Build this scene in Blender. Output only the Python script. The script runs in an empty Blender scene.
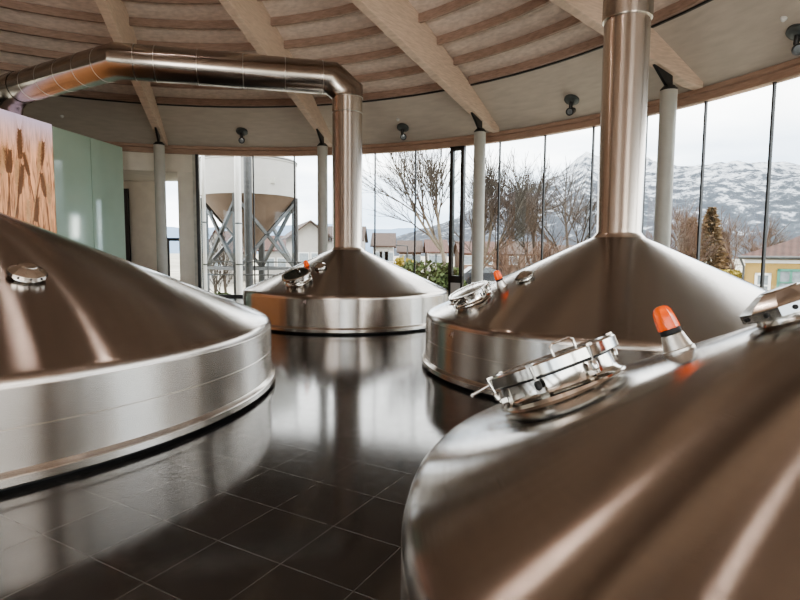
import bpy, bmesh, math, random
from mathutils import Vector, Matrix, noise
PI = math.pi
scn = bpy.context.scene
COL = scn.collection
random.seed(7)

# ------------------------------------------------------------------ camera
F_PX, PITCH, ROLL = 548.0, 0.0845, 0.0077
CAM = Vector((0, 0, 1.6))
fw = Vector((0, math.cos(PITCH), -math.sin(PITCH)))
up0 = Vector((0, math.sin(PITCH), math.cos(PITCH)))
rt0 = Vector((1, 0, 0))
rt = math.cos(ROLL) * rt0 + math.sin(ROLL) * up0
up = -math.sin(ROLL) * rt0 + math.cos(ROLL) * up0
cd = bpy.data.cameras.new('camera')
cd.sensor_width = 36.0
cd.lens = F_PX / 800.0 * 36.0
cd.clip_end = 6000
cam = bpy.data.objects.new('camera', cd)
COL.objects.link(cam)
M = Matrix((rt, up, -fw)).transposed().to_4x4()
M.translation = CAM
cam.matrix_world = M
scn.camera = cam


def ray(u, w):
    return fw + rt * ((u - 400) / F_PX) + up * ((300 - w) / F_PX)


def at(u, w, Y):
    """a point of the place, read from where it shows and how far away it is"""
    d = ray(u, w)
    return CAM + d * (Y / d.y)


# ------------------------------------------------------------------ materials
def newmat(name):
    m = bpy.data.materials.new(name)
    m.use_nodes = True
    nt = m.node_tree
    b = nt.nodes['Principled BSDF']
    return m, nt, b


def N(nt, t, **kw):
    n = nt.nodes.new(t)
    for k, v in kw.items():
        if k in n.inputs:
            n.inputs[k].default_value = v
        else:
            setattr(n, k, v)
    return n


def ramp(nt, stops):
    r = nt.nodes.new('ShaderNodeValToRGB')
    el = r.color_ramp.elements
    while len(el) < len(stops):
        el.new(0.5)
    for e, (p, c) in zip(el, stops):
        e.position = p
        e.color = (*c, 1)
    return r


def mapped_noise(nt, scale=(1, 1, 1), nscale=5.0, detail=4.0, coord='Object'):
    tc = N(nt, 'ShaderNodeTexCoord')
    mp = N(nt, 'ShaderNodeMapping')
    mp.inputs['Scale'].default_value = scale
    nt.links.new(tc.outputs[coord], mp.inputs['Vector'])
    nz = N(nt, 'ShaderNodeTexNoise')
    nz.inputs['Scale'].default_value = nscale
    nz.inputs['Detail'].default_value = detail
    nt.links.new(mp.outputs['Vector'], nz.inputs['Vector'])
    return nz


def flat(name, col, rough=0.5, metal=0.0, var=0.12, nscale=6.0, scale=(1, 1, 1), bump=0.0, spec=0.5):
    m, nt, b = newmat(name)
    nz = mapped_noise(nt, scale, nscale)
    lo = tuple(max(0, c * (1 - var)) for c in col)
    hi = tuple(min(1, c * (1 + var)) for c in col)
    r = ramp(nt, [(0.3, lo), (0.7, hi)])
    nt.links.new(nz.outputs['Fac'], r.inputs['Fac'])
    nt.links.new(r.outputs['Color'], b.inputs['Base Color'])
    b.inputs['Roughness'].default_value = rough
    b.inputs['Metallic'].default_value = metal
    b.inputs['Specular IOR Level'].default_value = spec
    if bump:
        bp = N(nt, 'ShaderNodeBump')
        bp.inputs['Strength'].default_value = bump
        bp.inputs['Distance'].default_value = 0.01
        nt.links.new(nz.outputs['Fac'], bp.inputs['Height'])
        nt.links.new(bp.outputs['Normal'], b.inputs['Normal'])
    return m


def brushed(name, col, rough, aniso=0.8, var=0.02, grain=0.5):
    """steel brushed round its own axis: highlights stretch across the brush lines"""
    m, nt, b = newmat(name)
    b.inputs['Metallic'].default_value = 1.0
    tc = N(nt, 'ShaderNodeTexCoord')
    sep = N(nt, 'ShaderNodeSeparateXYZ')
    nt.links.new(tc.outputs['Object'], sep.inputs[0])
    cmb = N(nt, 'ShaderNodeCombineXYZ')
    nt.links.new(sep.outputs['Z'], cmb.inputs['Y'])
    nz = N(nt, 'ShaderNodeTexNoise')
    nz.inputs['Scale'].default_value = 55.0
    nz.inputs['Detail'].default_value = 3.0
    nt.links.new(cmb.outputs['Vector'], nz.inputs['Vector'])
    b.inputs['Roughness'].default_value = rough
    r = ramp(nt, [(0.3, tuple(c * (1 - var) for c in col)), (0.7, tuple(min(1, c * (1 + var)) for c in col))])
    nt.links.new(nz.outputs['Fac'], r.inputs['Fac'])
    nt.links.new(r.outputs['Color'], b.inputs['Base Color'])
    b.inputs['Anisotropic'].default_value = aniso
    b.inputs['Anisotropic Rotation'].default_value = 0.25
    fine = N(nt, 'ShaderNodeTexNoise')
    fine.inputs['Scale'].default_value = 1500.0
    fine.inputs['Detail'].default_value = 1.0
    nt.links.new(cmb.outputs['Vector'], fine.inputs['Vector'])
    bp = N(nt, 'ShaderNodeBump')
    bp.inputs['Strength'].default_value = grain
    bp.inputs['Distance'].default_value = 0.0006
    nt.links.new(fine.outputs['Fac'], bp.inputs['Height'])
    nt.links.new(bp.outputs['Normal'], b.inputs['Normal'])
    tg = N(nt, 'ShaderNodeTangent', direction_type='RADIAL', axis='Z')
    nt.links.new(tg.outputs['Tangent'], b.inputs['Tangent'])
    return m


MAT = {}
MAT['cone'] = brushed('brushed_steel_cone', (0.38, 0.352, 0.326), 0.16, 1.0)
MAT['drum'] = brushed('brushed_steel_drum', (0.50, 0.47, 0.435), 0.25, 1.0, grain=0.1)
MAT['stack'] = brushed('brushed_steel_stack', (0.60, 0.55, 0.50), 0.2, 1.0)
MAT['polish'] = flat('polished_steel', (0.55, 0.53, 0.495), 0.15, 1.0, 0.04)
MAT['satin'] = flat('satin_steel', (0.52, 0.49, 0.45), 0.32, 1.0, 0.05)
MAT['duct'] = flat('duct_steel', (0.42, 0.39, 0.36), 0.23, 1.0, 0.06, 3.0)
MAT['duct_seam'] = flat('duct_seam_steel', (0.55, 0.53, 0.50), 0.3, 1.0, 0.05)
MAT['black'] = flat('black_metal', (0.018, 0.019, 0.02), 0.4, 0.0, 0.2)
MAT['rubber'] = flat('black_rubber', (0.012, 0.012, 0.012), 0.6, 0.0, 0.2)
MAT['darkglass'] = flat('dark_sight_glass', (0.02, 0.03, 0.026), 0.06, 0.0, 0.2)
MAT['greycol'] = flat('grey_painted_steel', (0.40, 0.40, 0.365), 0.38, 0.0, 0.05, 4)
MAT['wall'] = flat('off_white_plaster', (0.74, 0.70, 0.62), 0.8, 0.0, 0.05, 3)
MAT['wallback'] = flat('warm_plaster', (0.26, 0.20, 0.165), 0.8, 0.0, 0.08, 2)
MAT['whitepaint'] = flat('white_paint', (0.62, 0.62, 0.61), 0.45, 0.0, 0.03)
MAT['beam'] = flat('laminated_timber', (0.56, 0.44, 0.355), 0.6, 0.0, 0.14, 4, (1, 1, 9))
MAT['joist'] = flat('reddish_timber', (0.33, 0.235, 0.19), 0.6, 0.0, 0.2, 5, (1, 1, 6))
MAT['deck'] = flat('ceiling_boards', (0.66, 0.56, 0.49), 0.75, 0.0, 0.13, 3, (2, 2, 12))
MAT['soffit'] = flat('plaster_soffit', (0.48, 0.43, 0.375), 0.8, 0.0, 0.07, 2.2, (1, 1, 8))
MAT['trim'] = flat('window_head_timber', (0.36, 0.245, 0.185), 0.55, 0.0, 0.14, 4, (1, 1, 8))
MAT['lamp_grey'] = flat('lamp_grey_metal', (0.08, 0.092, 0.092), 0.4, 0.2, 0.1)


def mat_orange():
    m, nt, b = newmat('orange_lens')
    nz = mapped_noise(nt, (1, 1, 1), 20)
    r = ramp(nt, [(0.3, (0.85, 0.10, 0.012)), (0.7, (1.0, 0.17, 0.03))])
    nt.links.new(nz.outputs['Fac'], r.inputs['Fac'])
    nt.links.new(r.outputs['Color'], b.inputs['Base Color'])
    b.inputs['Roughness'].default_value = 0.22
    b.inputs['Subsurface Weight'].default_value = 0.3
    b.inputs['Subsurface Radius'].default_value = (0.03, 0.01, 0.005)
    return m


MAT['orange'] = mat_orange()


def mat_floor():
    m, nt, b = newmat('dark_slate_tiles')
    tc = N(nt, 'ShaderNodeTexCoord')
    mp = N(nt, 'ShaderNodeMapping', vector_type='TEXTURE')
    mp.inputs['Location'].default_value = (-1.002, 2.927, 0)
    mp.inputs['Rotation'].default_value = (0, 0, math.radians(-29.6))
    nt.links.new(tc.outputs['Object'], mp.inputs['Vector'])
    br = N(nt, 'ShaderNodeTexBrick', offset=0.0, squash=1.0)
    br.inputs['Scale'].default_value = 1.0
    br.inputs['Brick Width'].default_value = 0.455
    br.inputs['Row Height'].default_value = 0.455
    br.inputs['Mortar Size'].default_value = 0.0028
    br.inputs['Mortar Smooth'].default_value = 0.2
    br.inputs['Color1'].default_value = (0.014, 0.014, 0.0145, 1)
    br.inputs['Color2'].default_value = (0.024, 0.0235, 0.023, 1)
    br.inputs['Mortar'].default_value = (0.075, 0.072, 0.07, 1)
    nt.links.new(mp.outputs['Vector'], br.inputs['Vector'])
    nz = mapped_noise(nt, (1, 1, 1), 14, 6)
    mx = N(nt, 'ShaderNodeMix', data_type='RGBA', blend_type='MULTIPLY')
    mx.inputs['Factor'].default_value = 0.6
    r = ramp(nt, [(0.3, (0.6, 0.6, 0.6)), (0.75, (1.5, 1.5, 1.5))])
    nt.links.new(nz.outputs['Fac'], r.inputs['Fac'])
    nt.links.new(br.outputs['Color'], mx.inputs[6])
    nt.links.new(r.outputs['Color'], mx.inputs[7])
    nt.links.new(mx.outputs[2], b.inputs['Base Color'])
    mr = N(nt, 'ShaderNodeMapRange')
    mr.inputs['To Min'].default_value = 0.07
    mr.inputs['To Max'].default_value = 0.17
    nt.links.new(nz.outputs['Fac'], mr.inputs['Value'])
    nt.links.new(mr.outputs['Result'], b.inputs['Roughness'])
    b.inputs['IOR'].default_value = 1.8
    bp = N(nt, 'ShaderNodeBump', invert=True)
    bp.inputs['Strength'].default_value = 0.25
    bp.inputs['Distance'].default_value = 0.002
    nt.links.new(br.outputs['Fac'], bp.inputs['Height'])
    nt.links.new(bp.outputs['Normal'], b.inputs['Normal'])
    return m


MAT['floor'] = mat_floor()


def mat_glass(name='clear_window_glass', tint=(0.93, 0.955, 0.95), refl=1.0):
    m = bpy.data.materials.new(name)
    m.use_nodes = True
    nt = m.node_tree
    for n in list(nt.nodes):
        nt.nodes.remove(n)
    out = N(nt, 'ShaderNodeOutputMaterial')
    tr = N(nt, 'ShaderNodeBsdfTransparent')
    tr.inputs['Color'].default_value = (*tint, 1)
    gl = N(nt, 'ShaderNodeBsdfGlossy')
    gl.inputs['Roughness'].default_value = 0.02
    gl.inputs['Color'].default_value = (0.9, 0.95, 0.93, 1)
    fr = N(nt, 'ShaderNodeFresnel')
    fr.inputs['IOR'].default_value = 1.45
    mx = N(nt, 'ShaderNodeMixShader')
    nt.links.new(fr.outputs['Fac'], mx.inputs['Fac'])
    nt.links.new(tr.outputs[0], mx.inputs[1])
    nt.links.new(gl.outputs[0], mx.inputs[2])
    nt.links.new(mx.outputs[0], out.inputs['Surface'])
    return m


MAT['glass'] = mat_glass()
MAT['greenglass'] = flat('green_back_painted_glass', (0.47, 0.62, 0.53), 0.06, 0.0, 0.04, 1.0, spec=0.9)


def mat_wheat():
    """back-lit print: lilac sky fading into golden straw streaks"""
    m, nt, b = newmat('wheat_print')
    tc = N(nt, 'ShaderNodeTexCoord')
    sep = N(nt, 'ShaderNodeSeparateXYZ')
    nt.links.new(tc.outputs['Object'], sep.inputs[0])
    nz = mapped_noise(nt, (1, 7, 0.8), 2.2, 6)
    nz.inputs['Distortion'].default_value = 0.8
    mr = N(nt, 'ShaderNodeMapRange')
    mr.inputs['From Min'].default_value = 1.6
    mr.inputs['From Max'].default_value = 5.0
    nt.links.new(sep.outputs['Z'], mr.inputs['Value'])
    g = ramp(nt, [(0.0, (0.36, 0.19, 0.10)), (0.5, (0.50, 0.28, 0.165)), (0.74, (0.56, 0.33, 0.22)), (0.88, (0.52, 0.35, 0.33)), (1.0, (0.44, 0.36, 0.46))])
    nt.links.new(mr.outputs['Result'], g.inputs['Fac'])
    s = ramp(nt, [(0.34, (0.40, 0.30, 0.22)), (0.5, (0.95, 0.85, 0.75)), (0.66, (1.25, 1.12, 0.98))])
    nt.links.new(nz.outputs['Fac'], s.inputs['Fac'])
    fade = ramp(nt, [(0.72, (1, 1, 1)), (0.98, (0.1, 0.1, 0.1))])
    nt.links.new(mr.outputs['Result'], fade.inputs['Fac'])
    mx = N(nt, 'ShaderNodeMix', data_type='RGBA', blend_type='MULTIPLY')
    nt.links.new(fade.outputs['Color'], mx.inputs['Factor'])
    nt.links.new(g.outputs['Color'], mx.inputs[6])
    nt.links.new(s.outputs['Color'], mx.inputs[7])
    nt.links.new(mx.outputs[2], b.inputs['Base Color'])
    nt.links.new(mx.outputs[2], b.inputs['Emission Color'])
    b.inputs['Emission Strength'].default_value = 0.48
    b.inputs['Roughness'].default_value = 0.4
    return m


MAT['wheat'] = mat_wheat()


def emis(name, col, e):
    m = flat(name, col, 0.5, 0, 0.15, 12)
    b = m.node_tree.nodes['Principled BSDF']
    b.inputs['Emission Color'].default_value = (*col, 1)
    b.inputs['Emission Strength'].default_value = e
    return m


MAT['ear'] = emis('wheat_ear_print', (0.25, 0.125, 0.065), 0.12)
MAT['ear2'] = emis('wheat_ear_print_light', (0.62, 0.38, 0.21), 0.16)


def mat_mountain():
    m, nt, b = newmat('snowy_rock_far')
    tc = N(nt, 'ShaderNodeTexCoord')
    nz = N(nt, 'ShaderNodeTexNoise')
    nz.inputs['Scale'].default_value = 0.05
    nz.inputs['Detail'].default_value = 8
    nz.inputs['Roughness'].default_value = 0.72
    mp = N(nt, 'ShaderNodeMapping')
    mp.inputs['Scale'].default_value = (1, 1, 0.75)
    nt.links.new(tc.outputs['Object'], mp.inputs['Vector'])
    nt.links.new(mp.outputs['Vector'], nz.inputs['Vector'])
    sep = N(nt, 'ShaderNodeSeparateXYZ')
    nt.links.new(tc.outputs['Object'], sep.inputs[0])
    mr = N(nt, 'ShaderNodeMapRange')
    mr.inputs['From Min'].default_value = 20
    mr.inputs['From Max'].default_value = 260
    mr.inputs['To Min'].default_value = -0.10
    mr.inputs['To Max'].default_value = 0.13
    nt.links.new(sep.outputs['Z'], mr.inputs['Value'])
    ad = N(nt, 'ShaderNodeMath', operation='ADD')
    nt.links.new(nz.outputs['Fac'], ad.inputs[0])
    nt.links.new(mr.outputs['Result'], ad.inputs[1])
    r = ramp(nt, [(0.40, (0.06, 0.068, 0.08)), (0.50, (0.088, 0.099, 0.115)), (0.55, (0.28, 0.30, 0.33)), (0.7, (0.5, 0.52, 0.545))])  # bluish distance haze mixed into these rock and snow colours
    nt.links.new(ad.outputs[0], r.inputs['Fac'])
    nt.links.new(r.outputs['Color'], b.inputs['Base Color'])
    b.inputs['Roughness'].default_value = 1.0
    b.inputs['Specular IOR Level'].default_value = 0.0
    return m


MAT['mountain'] = mat_mountain()
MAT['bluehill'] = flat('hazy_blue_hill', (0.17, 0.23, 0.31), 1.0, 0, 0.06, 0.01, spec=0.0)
MAT['ground'] = flat('winter_ground', (0.34, 0.32, 0.27), 1.0, 0, 0.35, 0.12, spec=0.1)
MAT['asphalt'] = flat('pale_yard_paving', (0.30, 0.30, 0.29), 0.9, 0, 0.15, 0.8, spec=0.2)
MAT['bark'] = flat('grey_bark', (0.05, 0.04, 0.031), 0.9, 0, 0.25, 3)
MAT['bark_light'] = flat('pale_bark', (0.12, 0.10, 0.075), 0.9, 0, 0.25, 3)
MAT['twig'] = flat('reddish_twigs', (0.095, 0.058, 0.04), 0.9, 0, 0.25, 2)
MAT['larch'] = flat('brown_larch', (0.125, 0.08, 0.04), 0.95, 0, 0.4, 3)
MAT['hedge'] = flat('green_hedge', (0.045, 0.065, 0.02), 0.9, 0, 0.45, 5)
MAT['yellowbush'] = flat('yellow_bush', (0.22, 0.17, 0.025), 0.9, 0, 0.35, 5)
MAT['silo_white'] = flat('silo_white_shell', (0.33, 0.325, 0.31), 0.55, 0, 0.05, 2)
MAT['hopper'] = flat('silo_tan_hopper', (0.13, 0.09, 0.066), 0.6, 0, 0.1, 2)
MAT['galv'] = flat('galvanised_steel', (0.065, 0.067, 0.068), 0.45, 0.4, 0.12, 5)
MAT['housewhite'] = flat('white_render', (0.32, 0.305, 0.285), 0.85, 0, 0.06, 2)
MAT['houseyellow'] = flat('yellow_render', (0.33, 0.225, 0.075), 0.85, 0, 0.06, 2)
MAT['housepink'] = flat('pinkish_render', (0.15, 0.10, 0.075), 0.85, 0, 0.08, 2)
MAT['greenframe'] = flat('green_window_frame', (0.06, 0.19, 0.14), 0.5, 0, 0.1)
MAT['pane'] = flat('house_window_pane', (0.20, 0.23, 0.25), 0.1, 0, 0.2)


def mat_roof(name, a, bcol):
    m, nt, b = newmat(name)
    tc = N(nt, 'ShaderNodeTexCoord')
    wv = N(nt, 'ShaderNodeTexWave', wave_type='BANDS', bands_direction='X')
    wv.inputs['Scale'].default_value = 1.1
    wv.inputs['Distortion'].default_value = 0.6
    nt.links.new(tc.outputs['Object'], wv.inputs['Vector'])
    nz = mapped_noise(nt, (1, 1, 4), 2.5, 5)
    ad = N(nt, 'ShaderNodeMath', operation='MULTIPLY_ADD')
    ad.inputs[1].default_value = 0.35
    nt.links.new(wv.outputs['Fac'], ad.inputs[0])
    nt.links.new(nz.outputs['Fac'], ad.inputs[2])
    r = ramp(nt, [(0.4, a), (0.85, bcol)])
    nt.links.new(ad.outputs[0], r.inputs['Fac'])
    nt.links.new(r.outputs['Color'], b.inputs['Base Color'])
    b.inputs['Roughness'].default_value = 0.85
    return m


MAT['roofred'] = mat_roof('red_roof_tiles', (0.036, 0.014, 0.011), (0.075, 0.036, 0.028))
MAT['roofbrown'] = mat_roof('brown_roof_tiles', (0.026, 0.015, 0.011), (0.052, 0.032, 0.024))
MAT['emblem'] = flat('pale_emblem', (0.42, 0.33, 0.31), 0.5, 0, 0.05)
MAT['emblem_red'] = flat('red_emblem', (0.08, 0.012, 0.012), 0.5, 0, 0.05)
MAT['carwhite'] = flat('white_car_paint', (0.7, 0.7, 0.7), 0.3, 0, 0.03)
MAT['cardark'] = flat('dark_car_paint', (0.05, 0.055, 0.065), 0.3, 0, 0.03)

# ------------------------------------------------------------------ mesh helpers


def tag(o, label=None, cat=None, group=None, kind=None):
    if label: o['label'] = label
    if cat: o['category'] = cat
    if group: o['group'] = group
    if kind: o['kind'] = kind
    return o


def empty(name, loc=(0, 0, 0), rz=0.0):
    o = bpy.data.objects.new(name, None)
    o.location = loc
    o.rotation_euler = (0, 0, rz)
    o.empty_display_size = 0.2
    COL.objects.link(o)
    return o


class MB:
    def __init__(s):
        s.v, s.f = [], []

    def add(s, vs, fs, mtx=None):
        n = len(s.v)
        s.v += [tuple(mtx @ Vector(p)) if mtx is not None else tuple(p) for p in vs]
        s.f += [tuple(i + n for i in f) for f in fs]
        return s

    def box(s, c, size, mtx=None):
        x, y, z = (k / 2 for k in size)
        vs = [(c[0] + a * x, c[1] + b * y, c[2] + d * z) for a in (-1, 1) for b in (-1, 1) for d in (-1, 1)]
        return s.add(vs, [(0, 1, 3, 2), (4, 6, 7, 5), (0, 4, 5, 1), (2, 3, 7, 6), (0, 2, 6, 4), (1, 5, 7, 3)], mtx)

    def lathe(s, prof, n=48, mtx=None, cap0=False, cap1=False, closed=False):
        vs, fs = [], []
        for r, z in prof:
            for i in range(n):
                a = 2 * PI * i / n
                vs.append((r * math.cos(a), r * math.sin(a), z))
        k = len(prof)
        for j in range(k - 1 + (1 if closed else 0)):
            j2 = (j + 1) % k
            for i in range(n):
                i2 = (i + 1) % n
                fs.append((j * n + i, j * n + i2, j2 * n + i2, j2 * n + i))
        if cap0: fs.append(tuple(reversed(range(n))))
        if cap1: fs.append(tuple((k - 1) * n + i for i in range(n)))
        return s.add(vs, fs, mtx)

    def tube(s, pts, r, n=8, caps=True, r1=None):
        pts = [Vector(p) for p in pts]
        rings = []
        prev = None
        for i, p in enumerate(pts):
            if i == 0: t = pts[1] - p
            elif i == len(pts) - 1: t = p - pts[i - 1]
            else: t = ((p - pts[i - 1]).normalized() + (pts[i + 1] - p).normalized())
            t.normalize()
            if prev is None:
                a = Vector((0, 0, 1)) if abs(t.z) < 0.9 else Vector((1, 0, 0))
                u = t.cross(a).normalized()
            else:
                u = (prev - t * prev.dot(t)).normalized()
            prev = u
            w = t.cross(u)
            k = 1.0
            if 0 < i < len(pts) - 1:   # keep the section round through a mitre
                c = (p - pts[i - 1]).normalized().dot(t)
                k = 1 / max(c, 0.5)
            rr = r if r1 is None else r + (r1 - r) * i / (len(pts) - 1)
            bend = None
            if k > 1.0001:
                d1 = (p - pts[i - 1]).normalized(); d2 = (pts[i + 1] - p).normalized()
                bend = (d2 - d1).normalized()
            ring = []
            for q in range(n):
                an = 2 * PI * q / n
                off = (u * math.cos(an) + w * math.sin(an)) * rr
                if bend is not None: off += bend * off.dot(bend) * (k - 1)
                ring.append(p + off)
            rings.append(ring)
        vs = [tuple(p) for ring in rings for p in ring]
        fs = []
        for j in range(len(rings) - 1):
            for q in range(n):
                q2 = (q + 1) % n
                fs.append((j * n + q, j * n + q2, (j + 1) * n + q2, (j + 1) * n + q))
        if caps:
            fs.append(tuple(reversed(range(n))))
            fs.append(tuple((len(rings) - 1) * n + q for q in range(n)))
        return s.add(vs, fs)

    def bar(s, a, b, w, h):
        a, b = Vector(a), Vector(b)
        t = (b - a).normalized()
        ref = Vector((0, 0, 1)) if abs(t.z) < 0.95 else Vector((1, 0, 0))
        u = t.cross(ref).normalized() * (w / 2)
        q = u.cross(t).normalized() * (h / 2)
        vs = [a - u - q, a + u - q, a + u + q, a - u + q, b - u - q, b + u - q, b + u + q, b - u + q]
        return s.add(vs, [(3, 2, 1, 0), (4, 5, 6, 7), (0, 1, 5, 4), (1, 2, 6, 5), (2, 3, 7, 6), (3, 0, 4, 7)])

    def prism(s, poly, z0, z1, mtx=None):
        n = len(poly)
        vs = [(x, y, z0) for x, y in poly] + [(x, y, z1) for x, y in poly]
        fs = [tuple(reversed(range(n))), tuple(range(n, 2 * n))]
        fs += [(i, (i + 1) % n, n + (i + 1) % n, n + i) for i in range(n)]
        return s.add(vs, fs, mtx)

    def build(s, name, mat, parent=None, smooth=None, loc=None):
        me = bpy.data.meshes.new(name)
        me.from_pydata(s.v, [], s.f)
        bm = bmesh.new()
        bm.from_mesh(me)
        bmesh.ops.recalc_face_normals(bm, faces=bm.faces)
        bm.to_mesh(me)
        bm.free()
        me.materials.append(mat)
        if smooth is not None:
            me.polygons.foreach_set('use_smooth', [True] * len(me.polygons))
            me.set_sharp_from_angle(angle=math.radians(smooth))
        me.update()
        o = bpy.data.objects.new(name, me)
        COL.objects.link(o)
        if parent is not None: o.parent = parent
        if loc is not None: o.location = loc
        return o


def bevel(o, w=0.01, seg=2):
    m = o.modifiers.new('edge', 'BEVEL')
    m.width = w
    m.segments = seg
    m.limit_method = 'ANGLE'
    m.angle_limit = math.radians(40)
    return o


def struct(o, label=None):
    o['kind'] = 'structure'
    if label: o['label'] = label
    return o


# ------------------------------------------------------------------ the round hall
OX, OY, RO = -5.161, 6.404, 13.3
TH, DTH = 0.2168, 0.1108
HG = 4.993                                     # head of the glazing


def circ(m, r=RO, z=0.0):
    a = TH + m * DTH
    return Vector((OX + r * math.sin(a), OY + r * math.cos(a), z))


def zj(r):                                     # underside of the joists
    return 6.18 + 0.36 * (11.27 - r)


def zsof(r):
    return 5.24 + 0.495 * (13.2 - r)


# floor
fb = MB()
n = 96
fb.add([(OX + 13.45 * math.cos(2 * PI * i / n), OY + 13.45 * math.sin(2 * PI * i / n), 0) for i in range(n)], [tuple(range(n))])
fb.add([(-13, 18.0, -0.002), (-6.9, 18.0, -0.002), (-7.9, 22.5, -0.002), (-13, 22.5, -0.002)], [(0, 1, 2, 3)])
fl = fb.build('floor', MAT['floor'])
struct(fl, 'glossy dark grey tiled floor with thin pale joints')
pb = MB()
pb.lathe([(13.46, -0.01), (13.46, -2.5)], 96)
struct(pb.build('trim_plinth', MAT['wall'], loc=(OX, OY, 0)), 'plinth wall below the glazed front')

# ceiling: boarded cone plus smooth outer soffit ring
cb = MB()
rad = [0.3, 3, 5, 7, 9, 11, 13.5]
cb.lathe([(r, zj(r) + 0.19) for r in rad], 112)
ceil = cb.build('ceiling', MAT['deck'], smooth=60, loc=(OX, OY, 0))
struct(ceil, 'conical timber ceiling with pale boards between the joists')
sb = MB()
sb.lathe([(11.34, zj(11.27) + 0.19), (11.34, zsof(11.34)), (13.2, zsof(13.2)), (13.5, zsof(13.2))], 112)
sof = sb.build('soffit', MAT['soffit'], ceil, smooth=20)
sof['label'] = 'smooth beige plaster soffit ring'
rb = MB()
rb.lathe([(11.31, 6.2), (11.31, zsof(11.34) - 0.012), (11.36, zsof(11.36) - 0.006)], 112)
rb.build('soffit_edge', MAT['black'], ceil, smooth=30)

# timber head above the glazing, two steps
tb = MB()
tb.lathe([(13.12, zsof(13.2) + 0.02), (13.12, 5.17), (13.2, 5.15), (13.2, HG), (13.42, HG), (13.42, 5.35)], 112)
struct(tb.build('trim_head', MAT['trim'], smooth=30, loc=(OX, OY, 0)), 'curved timber trim running above the windows')

# mullions, panes
PH = HG
END = -3.28


def mullion(m, parent, w=0.036, dpt=0.07, z0=0.0, z1=HG, name='mullion', mat=None):
    p = circ(m)
    a = TH + m * DTH
    mb = MB()
    mb.box((0, 0, (z0 + z1) / 2), (w, dpt, z1 - z0), Matrix.Translation((p.x, p.y, 0)) @ Matrix.Rotation(-a, 4, 'Z'))
    return mb.build(name, mat or MAT['black'], parent)


spans = [(END, -2.0)] + [(k, k + 1) for k in range(-2, 2)] + [(2, 2.86)] + [(3.19, 4)] + [(k, k + 1) for k in range(4, 24)]
for i, (a, b) in enumerate(spans):
    w = MB()
    p, q = circ(a), circ(b)
    w.add([(p.x, p.y, 0.06), (q.x, q.y, 0.06), (q.x, q.y, PH), (p.x, p.y, PH)], [(0, 1, 2, 3)])
    wo = w.build('window_%d' % (i + 1), MAT['glass'])
    struct(wo, 'tall clear glass pane of the curved window front')
    if b not in (2.86,):
        mullion(b, wo)
    if i == 0:
        mullion(END - 0.03, wo, 0.09, 0.2, name='end_post')
    s2 = MB()
    s2.bar((p.x, p.y, 0.04), (q.x, q.y, 0.04), 0.1, 0.08)
    s2.build('sill', MAT['black'], wo)

# narrow vent casement in a heavy black frame
nv = empty('window_%d' % (len(spans) + 1), circ(3.02))
struct(nv, 'narrow vent window in a heavy black frame with a white panel below')
a = TH + 3.02 * DTH
R3 = Matrix.Rotation(-a, 4, 'Z')
fr = MB()
hw = 0.245
for s in (-1, 1):
    fr.box((s * (hw - 0.055), 0, (0.68 + HG) / 2), (0.11, 0.16, HG - 0.68), R3)
    fr.box((s * (hw - 0.03), 0, 0.34), (0.06, 0.12, 0.68), R3)
fr.box((0, 0, HG - 0.06), (2 * hw, 0.16, 0.12), R3)
fr.box((0, 0, 0.79), (2 * hw, 0.16, 0.22), R3)
fr.build('frame', MAT['black'], nv)
gp = MB()
gp.box((0, 0, 2.9), (2 * hw - 0.2, 0.01, 4.1), R3)
gp.build('pane', MAT['glass'], nv)
lp = MB()
lp.box((0, 0, 0.34), (2 * hw - 0.12, 0.04, 0.66), R3)
lp.build('lower_panel', MAT['whitepaint'], nv)

# the rest of the round wall: plaster piers between tall windows added to light the kettles
M_END = 51.4
added_openings = [(24.6, 26.4), (27.0, 28.4), (29.0, 30.0), (30.6, 31.8), (32.6, 34.4), (35.2, 35.8), (36.4, 38.2), (39.0, 40.7), (41.6, 42.2), (43.0, 44.6), (46.4, 48.2)]


def arc_wall(mb, ma, mb_, z0, z1):
    k = max(1, int((mb_ - ma) / 0.7))
    vs = []
    for i in range(k + 1):
        p = circ(ma + (mb_ - ma) * i / k)
        vs += [(p.x, p.y, z0), (p.x, p.y, z1)]
    mb.add(vs, [(2 * i, 2 * i + 2, 2 * i + 3, 2 * i + 1) for i in range(k)])


wb = MB()
arc_wall(wb, 24, M_END, HG - 0.1, 5.5)
prev = 24
for i, (ma, mb_) in enumerate(added_openings):
    arc_wall(wb, prev, ma, 0, HG - 0.1)
    prev = mb_
    pn = MB()
    arc_wall(pn, ma, mb_, 0.0, HG - 0.1)
    struct(pn.build('window_%d' % (len(spans) + 3 + i), MAT['glass']), 'tall narrow window added in the unseen back wall for light')
arc_wall(wb, prev, M_END, 0, HG - 0.1)
struct(wb.build('wall_back', MAT['wallback'], smooth=60), 'plain warm plaster wall behind, with tall windows added for light')

# wall at the left end of the glazing: lintel, pier, recess behind
lb = MB()
for i in range(8):
    m0, m1 = -5.35 + i * (2.0 / 8), -5.35 + (i + 1) * (2.0 / 8)
    p0, p1, q0, q1 = circ(m0), circ(m1), circ(m0, RO + 0.3), circ(m1, RO + 0.3)
    z0, z1 = 4.38, 5.2
    lb.add([(p0.x, p0.y, z0), (p1.x, p1.y, z0), (p1.x, p1.y, z1), (p0.x, p0.y, z1), (q0.x, q0.y, z0), (q1.x, q1.y, z0)],
           [(0, 1, 2, 3), (0, 4, 5, 1)])
struct(lb.build('wall_lintel', MAT['wall']), 'off-white wall band over the recess')
pr = MB()
pl, pr_ = at(178, 200, 19.45), at(193.5, 200, 19.6)
pr.prism([(pl.x, pl.y), (pr_.x, pr_.y), (pr_.x - 0.1, pr_.y + 0.5), (-8.55, 22.3), (-8.72, 22.3)], 0, 4.4)
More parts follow.
